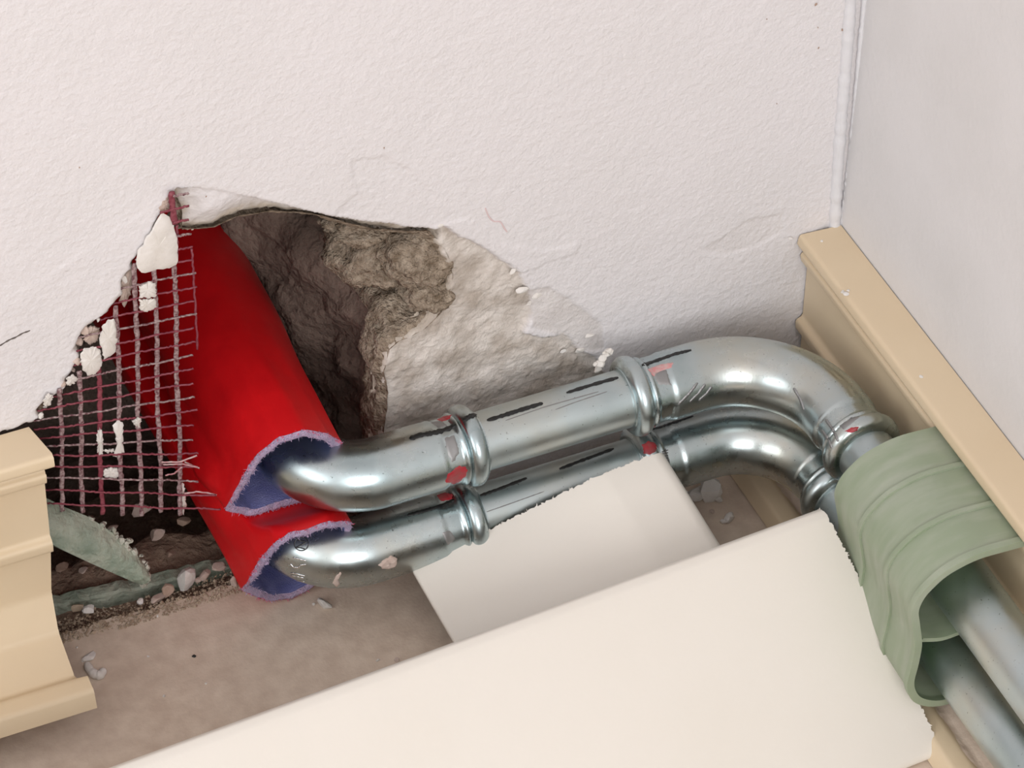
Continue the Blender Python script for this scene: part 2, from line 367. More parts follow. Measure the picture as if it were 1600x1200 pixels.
# --- cavity behind the hole: rough tunnel through the masonry
loop = resample([np.array(p) for p in hole], 640, True)
cx, cz = -300.0, 100.0; V = []; Fc = []; NR = 112; NL = len(loop)
area_sign = sum(a[0]*b[1]-b[0]*a[1] for a, b in zip(loop, loop[1:]+loop[:1]))
for k in range(NR):
    y = 2.5+(k/(NR-1))**1.25*205.0
    for i, p in enumerate(loop):
        a, b = loop[i-1], loop[(i+1) % NL]; t = b-a; t /= np.linalg.norm(t)+1e-9
        nx, nz = (t[1], -t[0]) if area_sign > 0 else (-t[1], t[0])      # outward
        x, z = p; right = sstep(-260, -225, np.float64(x)); upper = sstep(118, 140, np.float64(z)); left = sstep(-330, -350, np.float64(x)); bottom = sstep(12, -8, np.float64(z))
        o = (1.2-4.4*float(sstep(2.5, 8, y)))*(1-bottom)
        o += 12*left*float(sstep(5, 30, y))                                     # hollow behind the left plaster
        o += right*(1-upper)*(9*float(sstep(22, 32, y))-62*float(sstep(32, 170, y)))    # rim, undercut, then closing in
        lobe = .5+.5*mnoise.noise(Vector((z*.045, y*.04, 7)))
        o += right*upper*(-(10+16*lobe)*float(sstep(4, 44, y))+14*float(sstep(52, 66, y))-60*float(sstep(66, 185, y)))
        top = sstep(160, 200, np.float64(z))*(1-right)
        o += top*(10*float(sstep(6, 26, y))-70*float(sstep(50, 190, y)))
        q3 = Vector((x*.03, y*.03, z*.03))
        amp = min(1.0, y/14)
        o += amp*(5.5*mnoise.noise(q3*1.2)+4.0*mnoise.noise(q3*2.7+Vector((4, 1, 2)))+2.4*abs(mnoise.noise(q3*6.1))+1.3*mnoise.noise(q3*13.0)+.7*mnoise.noise(q3*27.0))*(1-.6*bottom)
        V.append((x+nx*o, y+amp*1.5*mnoise.noise(q3*5), z+nz*o+10*bottom-70*bottom*float(sstep(50, 85, y))))
for k in range(NR-1):
    for i in range(NL):
        i1 = (i+1) % NL; Fc.append((k*NL+i, k*NL+i1, (k+1)*NL+i1, (k+1)*NL+i))
Fc.append(tuple((NR-1)*NL+i for i in range(NL)))
cav = obj('wall_cavity', V, Fc, ['masonry', 'mortar'], smooth=True, fix=True)
mi = np.zeros(len(cav.data.polygons), np.int32)
for k in range(NR-1):                      # the reveal beside the break is pale mortar, the deep core brown masonry
    yk = 2.5+(k/(NR-1))**1.25*205.0
    for i in range(NL):
        x, z = loop[i]; lim = (58+8*math.sin(z*.2) if z > 122 else 24+3*math.sin(z*.15))
        if x > -262 and yk < lim*min(1, max(0.05, (x+262)/18)) or (yk < 9 and z > 0): mi[k*NL+i] = 1
cav.data.polygons.foreach_set('material_index', mi)
tag(cav, 'rough brown masonry inside the knocked-out hole', kind='structure')

# --- loose mortar lumps on the hole's right reveal
mt_lumps = [((-207, 22, 160), 17, (1, 1.2, 1.0)), ((-222, 44, 150), 18, (1, 1.3, 1)), ((-204, 12, 141), 11, (1, 1, .8)), ((-228, 34, 176), 14, (1.3, 1.2, .6))]
for i, (c, r, sq) in enumerate(mt_lumps):
    bm = bmesh.new(); bmesh.ops.create_icosphere(bm, subdivisions=5, radius=1); vv = []
    for v in bm.verts:
        p = v.co; d = 1+.22*mnoise.noise(p*1.6+Vector((i*5, 0, 0)))+.15*mnoise.noise(p*3.6+Vector((0, i*3, 0)))+.10*abs(mnoise.noise(p*8))+.05*mnoise.noise(p*17)+.03*mnoise.noise(p*31)
        vv.append((c[0]+r*p.x*d*sq[0], c[1]+r*p.y*d*sq[1], c[2]+r*p.z*d*sq[2]))
    ff = [tuple(v.index for v in f.verts) for f in bm.faces]; bm.free()
    obj('mortar_lump', vv, ff, 'mortar', cav, smooth=True)

# --- floor: screed slab with a broken edge along the hole
rnd = random.Random(3)
ed = [(W0, 0)]+[(-470, 0)]
x = -430.0
while x < -225:
    ed.append((x, 3.2-4.5*(x+430)/205+rnd.uniform(-1.2, 1.2)+1.6*mnoise.noise(Vector((x*.05, 0, 0))))); x += 3.2
ed += [(-222, 0), (XR, 0)]
pts = ed+[(XR, -3000), (W0, -3000)]; n = len(pts)
V = [(p[0], p[1], 0) for p in pts]+[(p[0], p[1], -40) for p in pts]
Fc = [tuple(range(n))]+[(i, (i+1) % n, n+(i+1) % n, n+i) for i in range(n)]
tag(obj('floor', V, Fc, 'screed'), 'grey-brown screed floor with a crumbled edge', kind='structure')
# --- other walls and ceiling of the room, with window openings
tag(obj('wall_right', *box((XR, -3000, -40), (XR+120, 0, CEIL)), 'paint_side'), 'off-white right wall with trowel marks', kind='structure')
tag(obj('ceiling', *box((W0, -3000, CEIL), (XR, 0, CEIL+100)), 'paint'), kind='structure')
def wall_with_window(name, axis, pos, a0, a1, o0, o1, z0, z1):
    def seg(u0, u1, w0, w1):
        return box((pos-100, u0, w0), (pos, u1, w1)) if axis == 0 else box((u0, pos-100, w0), (u1, pos, w1))
    return tag(obj(name, *join(seg(a0, o0, -40, CEIL), seg(o1, a1, -40, CEIL), seg(o0, o1, -40, z0), seg(o0, o1, z1, CEIL)), 'room'), kind='structure')
wall_with_window('wall_left', 0, W0, -3000, 0, -2450, -550, 800, 2300)
wall_with_window('wall_front', 1, -3000, W0, XR, -1750, -250, 850, 2350)

# --- caulk beads down the corner
def bead(name, pxs, y, r, seed, ragged):
    P = smooth_path([at(p, 1, y) for p in pxs], 3); P = resample(P, 110); rn = random.Random(seed)
    return tag(obj(name, *sweep([p+np.array([rn.uniform(-ragged, ragged)*.5, 0, 0]) for p in P], [r*(1+rn.uniform(-.12, .12)*(1 if ragged else .3)) for _ in P], 12), 'caulk', smooth=True), kind='structure')
t1 = bead('trim_1', [(1345,-260),(1329,0),(1318,140),(1308,260),(1304,350),(1301,400)], -.3, 2.9, 1, .05)
tag(t1, 'wide smooth caulk bead down the wall corner')
t2 = bead('trim_2', [(1368,-200),(1350,0),(1344,70),(1337,150),(1328,250),(1318,330),(1312,368)], -1.0, 1.3, 2, .5)
tag(t2, 'thin ragged caulk line beside the corner bead')

# ================================================================== PIPES
def arc_path(x_l, x_r, y_run, z, R1, R2, y_back, y_front, dz_back, dz_right=0.0):
    """out of the wall along -y, elbow to +x, elbow back to -y; returns samples with arc length markers"""
    P = []
    for t in np.linspace(0, 1, 20): y = y_back+(y_run+R1-y_back)*t; P.append((x_l, y, z+dz_back*(1-t)**1.0*(y_back > 0)*max(0, y)/y_back))
    for a in np.linspace(0, math.pi/2, 26)[1:]: P.append((x_l+R1-R1*math.cos(a), y_run+R1-R1*math.sin(a), z))
    for t in np.linspace(0, 1, 90)[1:]: P.append((x_l+R1+(x_r-R2-x_l-R1)*t, y_run, z+dz_right*t))
    z2 = z+dz_right
    for a in np.linspace(0, math.pi/2, 34)[1:]: P.append((x_r-R2+R2*math.sin(a), y_run-R2+R2*math.cos(a), z2))
    for t in np.linspace(0, 1, 90)[1:]: P.append((x_r, y_run-R2+(y_front-y_run+R2)*t, z2))
    return [np.array(p, float) for p in P]
def cut(path, s0, s1, step=.8):
    """samples of the path between two arc lengths"""
    seg = [0]
    for a, b in zip(path, path[1:]): seg.append(seg[-1]+np.linalg.norm(b-a))
    seg = np.array(seg); arr = np.array(path); s = np.arange(s0, s1+step*.5, step)
    return [np.array([np.interp(t, seg, arr[:, k]) for k in range(3)]) for t in s], s
def arclen_at(path, test):
    s = 0
    for a, b in zip(path, path[1:]):
        if test(b): return s
        s += np.linalg.norm(b-a)
    return s
def fitting_profile(s, s0, s1):
    """outer radius of a press elbow along its length: bead at each end, pressed neck, plain bend"""
    def end(d):                       # d = distance from that end
        if d < 1.0: return 15.4
        if d < 9.5: u = (d-5.2)/4.3; return 15.8+3.7*math.sqrt(max(0, 1-u*u))
        if d < 12.5: u = (d-11)/1.5; return 16.0+1.3*max(0, 1-u*u)
        if d < 20: return 16.0
        if d < 22: return 16.0+.6*(d-20)/2
        return 16.6
    d = min(s-s0, s1-s); return end(d)
def fitting(path, s0, s1, parent, open_start=False, dark=None):
    P, s = cut(path, s0, s1, .7)
    e0 = s0-60 if open_start else s0
    R = [fitting_profile(t, e0, s1) for t in s]
    def mod(i, th):
        d = min(s[i]-e0, s1-s[i])
        if 13 < d < 19.5: return 1-.035*max(0, math.cos(3*th+.6))**.5 if math.cos(3*th+.6) > 0 else 1
        return 1
    return sweep(P, R, 72, mod)
def pipe_run(name, label, path, xa, xb, yc, marks_prefix):
    root = thing(name, (path[60][0], path[60][1], path[60][2]), label, 'pipe')
    sA = arclen_at(path, lambda p: p[0] > xa); sB = arclen_at(path, lambda p: p[0] > xb); sC = arclen_at(path, lambda p: p[0] > -70 and p[1] < yc)
    sBack = arclen_at(path, lambda p: p[1] < 25)
    total = arclen_at(path, lambda p: False)
    e1 = fitting(path, sBack, sA, root, True); e2 = fitting(path, sB, sC, root)
    P0, _ = cut(path, 0, sBack+3, 3); t0 = sweep(P0, [14]*len(P0), 56)
    P1, _ = cut(path, sA-3, sB+3, 2); t1_ = sweep(P1, [14]*len(P1), 56); P2, _ = cut(path, sC-3, total, 3); t2_ = sweep(P2, [14]*len(P2), 56)
    o1 = obj('elbow_fitting', *e1, 'zinc', root, smooth=True, sharp=50); o2 = obj('elbow_fitting', *e2, 'zinc', root, smooth=True, sharp=50)
    ob = obj('tube', *t0, 'zinctube', root, smooth=True, sharp=50)
    o3 = obj('tube', *t1_, 'zinctube', root, smooth=True, sharp=50); o4 = obj('tube', *t2_, 'zinctube', root, smooth=True, sharp=50)
    # weld seam scratched along the straight tube
    return root, (e1, e2, t1_, t2_), (o1, o2, o3, o4)
up_path = arc_path(-281, -38, -33, 82, 33, 50, 165, -900, 7)
lo_path = arc_path(-288, -39, -37, 38.5, 32, 42, 165, -900, 3)
up_root, up_geo, up_obj = pipe_run('heating_pipe', 'upper galvanised steel pipe with two elbows and thick crimped collars', up_path, -199, -124.5, -113, 'u')
lo_root, lo_geo, lo_obj = pipe_run('heating_pipe', 'lower galvanised steel pipe running underneath the other one, partly behind cream covers', lo_path, -200, -119, -103, 'l')
def mark(geo_i, geos, objs, name, mat_, res, label=None):
    if res is None: return
    o = obj(name, *res, mat_, objs[geo_i], smooth=True)
    if label: o['label'] = label
    return o
utree = [bvh(g) for g in up_geo]; ltree = [bvh(g) for g in lo_geo]
def line(which, gi, pts, wd=2.2, seed=1, mat_='marker', name='marker_line', label=None):
    tr, ge, ob_ = (utree, up_geo, up_obj) if which == 'u' else (ltree, lo_geo, lo_obj)
    mark(gi, ge, ob_, name, mat_, ribbon(tr[gi], pts, wd, seed=seed), label)
def blot(which, gi, poly, mat_, name, thick=.25, rough=0, seed=1, label=None):
    tr, ge, ob_ = (utree, up_geo, up_obj) if which == 'u' else (ltree, lo_geo, lo_obj)
    mark(gi, ge, ob_, name, mat_, patch(tr[gi], poly, thick, rough=rough, seed=seed), label)
line('u', 0, [(640,686),(655,680),(680,676),(700,670),(713,664)], 2.8, 1)
line('u', 0, [(724,656),(734,651),(746,646)], 2.6, 2)
line('u', 2, [(761,657),(790,648),(815,640),(848,630)], 2.3, 3)
line('u', 2, [(885,614),(910,606),(940,597),(966,590)], 2.1, 4)
line('u', 1, [(1003,571),(1030,562),(1055,553),(1080,547)], 2.0, 5)
line('u', 2, [(790,657),(850,636),(935,612)], .35, 6, 'press', 'scratch')
line('u', 2, [(868,640),(900,628),(948,612)], .35, 7, 'press', 'scratch')
line('l', 0, [(637,805),(660,799),(690,790),(710,781)], 1.9, 8)
line('l', 2, [(749,775),(780,764),(803,755),(823,747)], 1.7, 9)
line('l', 2, [(874,733),(900,723),(930,712),(959,701)], 1.8, 10)
line('l', 1, [(1007,673),(1030,668),(1060,658),(1083,650)], 1.9, 11)
line('l', 2, [(760,800),(800,786),(850,768)], .4, 12, 'press', 'scratch')
blot('u', 0, [(694,754),(700,740),(716,728),(730,729),(729,743),(712,757)], 'redpaint', 'red_paint_mark', label='red lacquer spot')
blot('u', 0, [(682,656),(694,650),(707,648),(702,655),(690,659)], 'redpaint', 'red_paint_mark', label='red lacquer spot', seed=2)
blot('u', 1, [(1008,578),(1030,570),(1052,566),(1050,574),(1035,579),(1022,588),(1014,584)], 'pinkpaint', 'paint_smear', label='pale red smear', seed=3)
blot('u', 1, [(1320,674),(1330,668),(1341,667),(1340,673),(1330,676)], 'redpaint', 'red_paint_mark', label='red lacquer spot', seed=4)
blot('l', 0, [(682,774),(694,769),(707,772),(706,780),(690,783)], 'redpaint', 'red_paint_mark', label='red lacquer spot', seed=5)
blot('l', 1, [(1003,695),(1013,689),(1025,692),(1026,703),(1018,710),(1006,708)], 'redpaint', 'red_paint_mark', label='red lacquer spot', seed=6)
blot('l', 1, [(1294,806),(1300,802),(1306,810),(1303,816)], 'redpaint', 'red_paint_mark', label='red lacquer spot', seed=7)
blot('u', 0, [(694,683),(711,680),(718,708),(715,712),(707,724),(700,708)], 'press', 'press_mark')
blot('u', 0, [(672,660),(688,657),(700,665),(686,669)], 'press', 'press_mark')
blot('u', 1, [(1019,582),(1041,577),(1049,602),(1029,600)], 'press', 'press_mark')
blot('u', 1, [(1002,556),(1016,549),(1026,556),(1010,562)], 'press', 'press_mark')
blot('u', 1, [(1310,666),(1330,652),(1345,650),(1318,672)], 'press', 'press_mark')
blot('l', 0, [(690,832),(703,828),(712,842),(700,852)], 'press', 'press_mark')
blot('l', 1, [(1034,706),(1040,700),(1047,722),(1044,735)], 'press', 'press_mark')
for k in range(7): line('l', 1, [(1034+k*.6, 706+k*3.6), (1044, 703+k*4.2)], .4, 60+k, 'stamp', 'knurl')
# plaster splashes on the metal
blot('l', 0, [(591,883),(600,874),(612,868),(620,872),(619,884),(606,889),(596,888)], 'rubble', 'plaster_splash', .8, .8, 8, 'dried plaster splash')
blot('l', 0, [(520,911),(524,901),(532,893),(534,896),(528,903),(531,914),(526,917)], 'rubble', 'plaster_splash', .5, .5, 9, 'dried plaster splash')
blot('l', 0, [(535,918),(546,914),(568,916),(564,919),(548,919),(540,921)], 'rubble', 'plaster_splash', .5, .4, 10, 'dried plaster splash')
blot('u', 1, [(1086,523),(1100,517),(1114,520),(1104,524),(1092,527)], 'plaster', 'plaster_splash', .5, .5, 11, 'dried plaster splash')
for k, (a, b) in enumerate([((1060,632),(1090,598)),((1078,628),(1102,600)),((1092,626),(1112,604)),((1310,690),(1290,655)),((1300,700),(1284,672)),((1256,640),(1240,606))]):
    line('u', 1, [a, ((a[0]+b[0])/2+2, (a[1]+b[1])/2), b], 1.4, 80+k, 'press', 'scratch')
# stamped maker's mark and size on the lower elbow
circ = [(471+11*math.cos(a), 850+10.5*math.sin(a)) for a in np.linspace(0, 2*math.pi, 30)]
line('l', 0, circ, .5, 20, 'stamp', 'stamped_ring')
for k, seg_ in enumerate([[(465,844),(472,845),(479,847)],[(479,847),(471,851),(463,855)],[(463,855),(470,856),(477,858)]]): line('l', 0, seg_, .6, 21+k, 'stamp', 'stamped_letter')
for k, seg_ in enumerate([[(458,871),(470,874),(478,876)],[(454,881),(458,886),(466,887),(469,884)],[(469,883),(478,882)],[(454,895),(465,897),(476,900)],[(455,899),(475,903)],[(458,906),(476,909)]]): line('l', 0, seg_, .7, 30+k, 'stampbright', 'stamped_digit')

# ================================================================== INSULATION SLEEVES
RIM = 4.2
def sleeve(name, label, mouth_px, axis0, axis1, r_back, seed, squeeze):
    """mouth_px: outline of the open end, each point with its own distance from the wall (the end is cut at a slant)"""
    root = thing(name, (axis0[0], axis0[1], max(0, axis0[2]-28)), label, 'pipe sleeve', 'red pipe sleeves in the wall hole')
    NS = 96
    mo = [at(p[:2], 1, p[2]) for p in mouth_px]; c = np.array([axis0[0], axis0[2]])
    dense = resample(mo, 600, True); ang = np.array([math.atan2(p[2]-c[1], p[0]-c[0]) for p in dense]); rad = np.array([math.hypot(p[0]-c[0], p[2]-c[1]) for p in dense]); yd = np.array([p[1] for p in dense])
    o = np.argsort(ang); ang = ang[o]; rad = rad[o]; yd = yd[o]
    th = np.linspace(-math.pi, math.pi, NS, endpoint=False); rm = np.interp(th, ang, rad, period=2*math.pi); ym = np.interp(th, ang, yd, period=2*math.pi)
    def ring(u, inset):
        b = float(sstep(0, .55, u)); ax = np.array(axis0)*(1-u)+np.array(axis1)*u; out = []
        for k in range(NS):
            r = rm[k]*(1-b)+r_back*b-inset
            r += .7*mnoise.noise(Vector((math.cos(th[k])*2, math.sin(th[k])*2, u*5+seed)))*(1 if u > .02 else .5)
            fl = 1.0*mnoise.noise(Vector((math.cos(th[k])*5, math.sin(th[k])*5, seed)))*(1-float(sstep(0, .15, u)))
            out.append(squeeze(ax[0]+r*math.cos(th[k]), ym[k]+(axis1[1]-ym[k])*u+fl, ax[2]+r*math.sin(th[k]), inset))
        return out
    us = [0, .008, .02, .04, .07]+list(np.linspace(.1, 1, 30))
    def skin(inset):
        V = []; Fc = []
        for u in us: V += ring(u, inset)
        for i in range(len(us)-1):
            for k in range(NS): k1 = (k+1) % NS; Fc.append((i*NS+k, i*NS+k1, (i+1)*NS+k1, (i+1)*NS+k))
        return V, Fc
    obj('outer_skin', *skin(0), 'redfoil', root, smooth=True)
    li = obj('felt_lining', *skin(RIM), 'feltblue', root, smooth=True)
    A, B, Mi = ring(0, .1), ring(0, RIM), ring(0, RIM/2); rn = random.Random(seed)
    Mi = [(p[0]+rn.uniform(-.3, .3), p[1]-1.2+rn.uniform(-.5, .3), p[2]+rn.uniform(-.3, .3)) for p in Mi]
    Fc = []
    for r in range(2):
        for k in range(NS): k1 = (k+1) % NS; Fc.append((r*NS+k, r*NS+k1, (r+1)*NS+k1, (r+1)*NS+k))
    obj('cut_rim', A+Mi+B, Fc, 'felt', root, smooth=True)
    # frayed fibres standing out of the cut edge
    for nm, mt_, cnt, ins in (('frayed_fibres', 'felt', 2200, (.3, RIM)), ('red_fibres', 'feltred', 500, (-.3, 1.0))):
        V = []; Fc = []
        for j in range(cnt):
            k = rn.randrange(NS); i_ = rn.uniform(*ins); f = rn.random(); p0 = np.array(ring_pt(A, B, k, f, i_))
            d = np.array([rn.gauss(0, .7), -abs(rn.gauss(.6, .5)), rn.gauss(0, .7)]); d /= np.linalg.norm(d); L_ = rn.uniform(.6, 2.3)
            s_ = np.cross(d, [rn.gauss(0,1), rn.gauss(0,1), rn.gauss(0,1)]); s_ /= np.linalg.norm(s_); b0 = len(V)
            V += [p0-s_*.17, p0+s_*.17, p0+d*L_*.6+s_*.13, p0+d*L_+np.array([rn.gauss(0,.3), rn.gauss(0,.3), rn.gauss(0,.3)])]
            Fc += [(b0, b0+1, b0+2), (b0, b0+2, b0+3)]
        tag(obj(nm, V, Fc, mt_, root, fix=False), kind='stuff')
    return root
def ring_pt(A, B, k, f, inset):
    k1 = (k+1) % len(A); a = np.array(A[k])*(1-f)+np.array(A[k1])*f; b = np.array(B[k])*(1-f)+np.array(B[k1])*f
    return a+(b-a)*(inset/RIM)
def squeeze_upper(x, y, z, inset):          # the two soft sleeves press flat against each other
    k = float(sstep(-12, 14, y))*min(1, max(0, (84-z)/24)); lim = 56.3+inset
    return (-285+(x+285)*(1+.33*k), y, max(z, lim) if z < lim+3 else z)
def squeeze_lower(x, y, z, inset):
    k = float(sstep(-12, 14, y))*min(1, max(0, (z-34)/22)); lim = 56.1+13.5*float(sstep(-14, -40, y))-inset
    return (-291+(x+291)*(1+.25*k), y, min(z, lim))
sleeve('insulation_sleeve', 'red fabric-lined pipe sleeve around the upper pipe, upper of the two', [(534,690,-24),(512,677,-29),(475,671,-31),(435,683,-30),(403,707,-27),(381,739,-23),(364,772,-19),(350,798,-15),(385,806,-13),(425,801,-13),(460,793,-13),(505,765,-15),(535,722,-19)], (-286, -20, 85), (-285, 172, 92), 29.5, 3, squeeze_upper)
sleeve('insulation_sleeve', 'red fabric-lined pipe sleeve near the floor, lower of the two', [(549,814,-38),(510,814,-42),(467,823,-42),(432,843,-40),(405,875,-35),(386,908,-29),(376,922,-25),(420,940,-20),(450,936,-19),(482,924,-20),(517,898,-26),(549,850,-33)], (-291, -30, 40), (-291, 172, 42), 29.5, 9, squeeze_lower)

# ================================================================== SKIRTING PROFILES
def fillet(pts, r, n=4):
    P = [np.array(p, float) for p in pts]; out = [P[0]]
    for a, b, c in zip(P, P[1:], P[2:]):
        u = (a-b); v = (c-b); lu, lv = np.linalg.norm(u), np.linalg.norm(v); k = min(r, lu*.45, lv*.45)
        p0, p1 = b+u/lu*k, b+v/lv*k
        for t in np.linspace(0, 1, n): out.append((1-t)**2*p0+2*t*(1-t)*b+t*t*p1)
    return out+[P[-1]]
def solid_section(line, t):
    """closed outline from an open line, thickened to one side"""
    P = [np.array(p, float) for p in line]; n = len(P); off = []
    for i in range(n):
        d = P[min(i+1, n-1)]-P[max(i-1, 0)]; d /= np.linalg.norm(d)+1e-9; off.append(P[i]+t*np.array([-d[1], d[0]]))
    return P, off
# section of the skirting back plate: (out from wall, height)
SK = fillet([(0, 121), (21.5, 121), (22.5, 114.5), (17, 113.5), (17, 110), (20, 108.5), (19, 103), (15.5, 101.5), (15.2, 67), (19, 65.5), (18.4, 59), (14.6, 57.5), (14.6, 30), (24, 13), (46, 5.5), (50, 9), (59, 8.5), (63, .5)], 2.0, 5)
def plate(name, label, place, t0, t1, jag, seed, cat='skirting'):
    a, b = solid_section(SK, -1.8); rn = random.Random(seed); V = []; Fc = []; n = len(a); ts = [t0]+list(np.linspace(t0, t1, 14)[1:])
    for j, t in enumerate(ts):
        for i, p in enumerate(a+b):
            ii = i % n; e = 0
            if j == 0: e = jag(SK[ii])+.25*mnoise.noise(Vector((ii*.6, seed, 0)))
            V.append(place(p[0], p[1], t+e))
    W_ = 2*n
    for j in range(len(ts)-1):
        for i in range(n-1):
            Fc.append((j*W_+i, j*W_+i+1, (j+1)*W_+i+1, (j+1)*W_+i)); Fc.append((j*W_+n+i, j*W_+n+i+1, (j+1)*W_+n+i+1, (j+1)*W_+n+i))
        for i in (0, n-1): Fc.append((j*W_+i, j*W_+n+i, (j+1)*W_+n+i, (j+1)*W_+i))
    for j in (0, len(ts)-1):
        for i in range(n-1): Fc.append((j*W_+i, j*W_+i+1, j*W_+n+i+1, j*W_+n+i))
    o = obj(name, V, Fc, 'cream', smooth=True, sharp=40); return tag(o, label, cat)
# right wall: runs along -y from the back wall
plate('skirting_plate', 'long cream plastic skirting plate along the right wall behind the pipes', lambda o_, h, t: (XR-.6-o_, -t, h+.6), 1.0, 1500, lambda p: 0 if p[0] > 14 else 1.5, 1)
# left: runs along -x on the back wall, hung a little above the screed
plate('skirting_plate', 'short cream plastic skirting plate left of the plaster mesh', lambda o_, h, t: (-t, -o_-.8, h+19), 396.5, 1100, lambda p: (3.5 if p[1] < 112 else 0)+max(0, (60-p[1])*.06)-(4.5 if p[0] > 50 else 0)+(4.0 if p[0] < 3 and p[1] > 119 else 0), 2)
# plaster flecks on the right plate
# ================================================================== LOOSE COVERS
def cover(name, label, section, base, Uv, Wv, Lv, length, th, seed, taper=1.0):
    a, b = solid_section(section, -th); n = len(a); rn = random.Random(seed); V = []; Fc = []; ts = [0, .6, 1.6]+list(np.linspace(4, length, 16))
    for j, t in enumerate(ts):
        for i, p in enumerate(a+b):
            ii = i % n; e = 0
            if j < 2: e = (rn.uniform(-.55, .45)+.6*mnoise.noise(Vector((ii*.35, seed, 0))))*(1 if j == 0 else .3)
            V.append(base+Uv*p[0]+Wv*p[1]+Lv*(t+e))
    W_ = 2*n
    for j in range(len(ts)-1):
        for i in range(n-1):
            Fc.append((j*W_+i, j*W_+i+1, (j+1)*W_+i+1, (j+1)*W_+i)); Fc.append((j*W_+n+i, j*W_+n+i+1, (j+1)*W_+n+i+1, (j+1)*W_+n+i))
        for i in (0, n-1): Fc.append((j*W_+i, j*W_+n+i, (j+1)*W_+n+i, (j+1)*W_+i))
    for j in (0, len(ts)-1):
        for i in range(n-1): Fc.append((j*W_+i, j*W_+i+1, j*W_+n+i+1, j*W_+n+i))
    root = thing(name, base, label, 'cover')
    body = obj('cover_body', V, Fc, 'cover', root, smooth=True, sharp=35)
    # curled burrs left by the saw on the cut end
    V = []; Fc = []
    for k in range(70):
        i = rn.randrange(3, n-3); p = a[i]; p0 = base+Uv*p[0]+Wv*(p[1]-rn.uniform(0, th))+Lv*0.4
        d = -Lv*rn.uniform(.6, 1)+Wv*rn.gauss(0, .5)+Uv*rn.gauss(0, .6); d /= np.linalg.norm(d); s_ = np.cross(d, Wv); L_ = rn.uniform(.5, 2.2); w_ = rn.uniform(.2, .55); b0 = len(V)
        k1 = np.array([rn.gauss(0, .5) for _ in range(3)])
        V += [p0-s_*w_, p0+s_*w_, p0+d*L_*.6+s_*w_*.7, p0+d*L_+k1]; Fc += [(b0, b0+1, b0+2), (b0, b0+2, b0+3)]
    tag(obj('saw_burrs', V, Fc, 'cover', root, fix=False), kind='stuff')
    return root
def unit(v): v = np.array(v, float); return v/np.linalg.norm(v)
# small cover: cut end towards the pipes, leaning on the lower one
LB = np.array([-240, -50.5, 31.]); CR = np.array([-142, -54, 60.5])
Us = unit(CR-LB); Ls = unit((5, -42, -14)); Ws = unit(np.cross(Ls, Us)); Ws = Ws if Ws[2] > 0 else -Ws
xax = unit((1, -.02, 0)); wlen = float(np.linalg.norm(CR-LB))
kx, kz = float(xax@Us), float(xax@Ws)
sec = [(1.2, -9), (0, -7.5), (0, -.8), (1.0, 0)]+[(1+(wlen-10)*t, .6*math.sin(t*math.pi)) for t in np.linspace(.04, 1, 34)]
tip = np.array([wlen-4, 0.0]); dirx = np.array([kx, kz])
sec += [tuple(tip+dirx*d) for d in (2, 5)]+[tuple(tip+dirx*(5+d)) for d in np.linspace(2, 24, 10)]
e_ = tip+dirx*29; sec += [tuple(e_+dirx*2.6+np.array([.6, -1.6])), tuple(e_+dirx*3.6+np.array([.9, -5])), tuple(e_+dirx*4+np.array([1.2, -24]))]
cover('trunking_cover', 'small off-white trunking cover offcut lying beneath the large cover', fillet(sec, 1.2, 3), LB, Us, Ws, Ls, 96, 2.0, 5)
# large cover: leaning from the offcut down to the floor
T = at((1288, 799), 2, 73.0); B = at((1472, 1178), 2, 3.0)
Ul = unit(B-T); Ll = unit(at((180, 1203), 2, 73.0)-T); Wl = unit(np.cross(Ul, Ll)); Wl = Wl if Wl[2] > 0 else -Wl
wl = float(np.linalg.norm(B-T))
sec = [(4, -14), (-1.0, -11), (-2.2, -5), (-1, -1.2), (3, .6)]+[(4+(wl-6)*t, .8+2.4*math.sin(t*math.pi)**.8) for t in np.linspace(.02, 1, 60)]+[(wl, -.6), (wl, -3), (wl-3, -4.6)]
cover('trunking_cover', 'large off-white trunking cover lying across the foreground', fillet(sec, 1.0, 3), T, Ul, Wl, Ll, 640, 2.2, 8)

# ================================================================== GREEN PIPE CLIP
clip_root = thing('pipe_clip', (-60, -175, 0), 'translucent green plastic clip saddled over both pipes', 'pipe clip')
cs_line = fillet([(-14, 109.5), (-40, 111.5), (-55, 107), (-64, 98), (-66.5, 90), (-63.5, 76), (-61.5, 66), (-62, 52), (-63.5, 40), (-59, 29), (-49, 22), (-36, 20.5), (-26, 23)], 7.0, 6)
a, b = solid_section(cs_line, -2.6)
def extrude_y(section_a, section_b, ys, jig=None):
    V = []; Fc = []; n = len(section_a); W_ = 2*n
    for j, y in enumerate(ys):
        for i, p in enumerate(list(section_a)+list(section_b)): V.append((p[0]+(y+172)*.045, y+(jig(i % n, j) if jig else 0), p[1]-(y+172)*.02))
    for j in range(len(ys)-1):
        for i in range(n-1):
            Fc.append((j*W_+i, j*W_+i+1, (j+1)*W_+i+1, (j+1)*W_+i)); Fc.append((j*W_+n+i, j*W_+n+i+1, (j+1)*W_+n+i+1, (j+1)*W_+n+i))
        for i in (0, n-1): Fc.append((j*W_+i, j*W_+n+i, (j+1)*W_+n+i, (j+1)*W_+i))
    for j in (0, len(ys)-1):
        for i in range(n-1): Fc.append((j*W_+i, j*W_+i+1, j*W_+n+i+1, j*W_+n+i))
    return V, Fc
body = obj('clip_body', *extrude_y(a, b, [-132, -133, -150, -175, -200, -211, -212]), 'clip', clip_root, smooth=True, sharp=40)
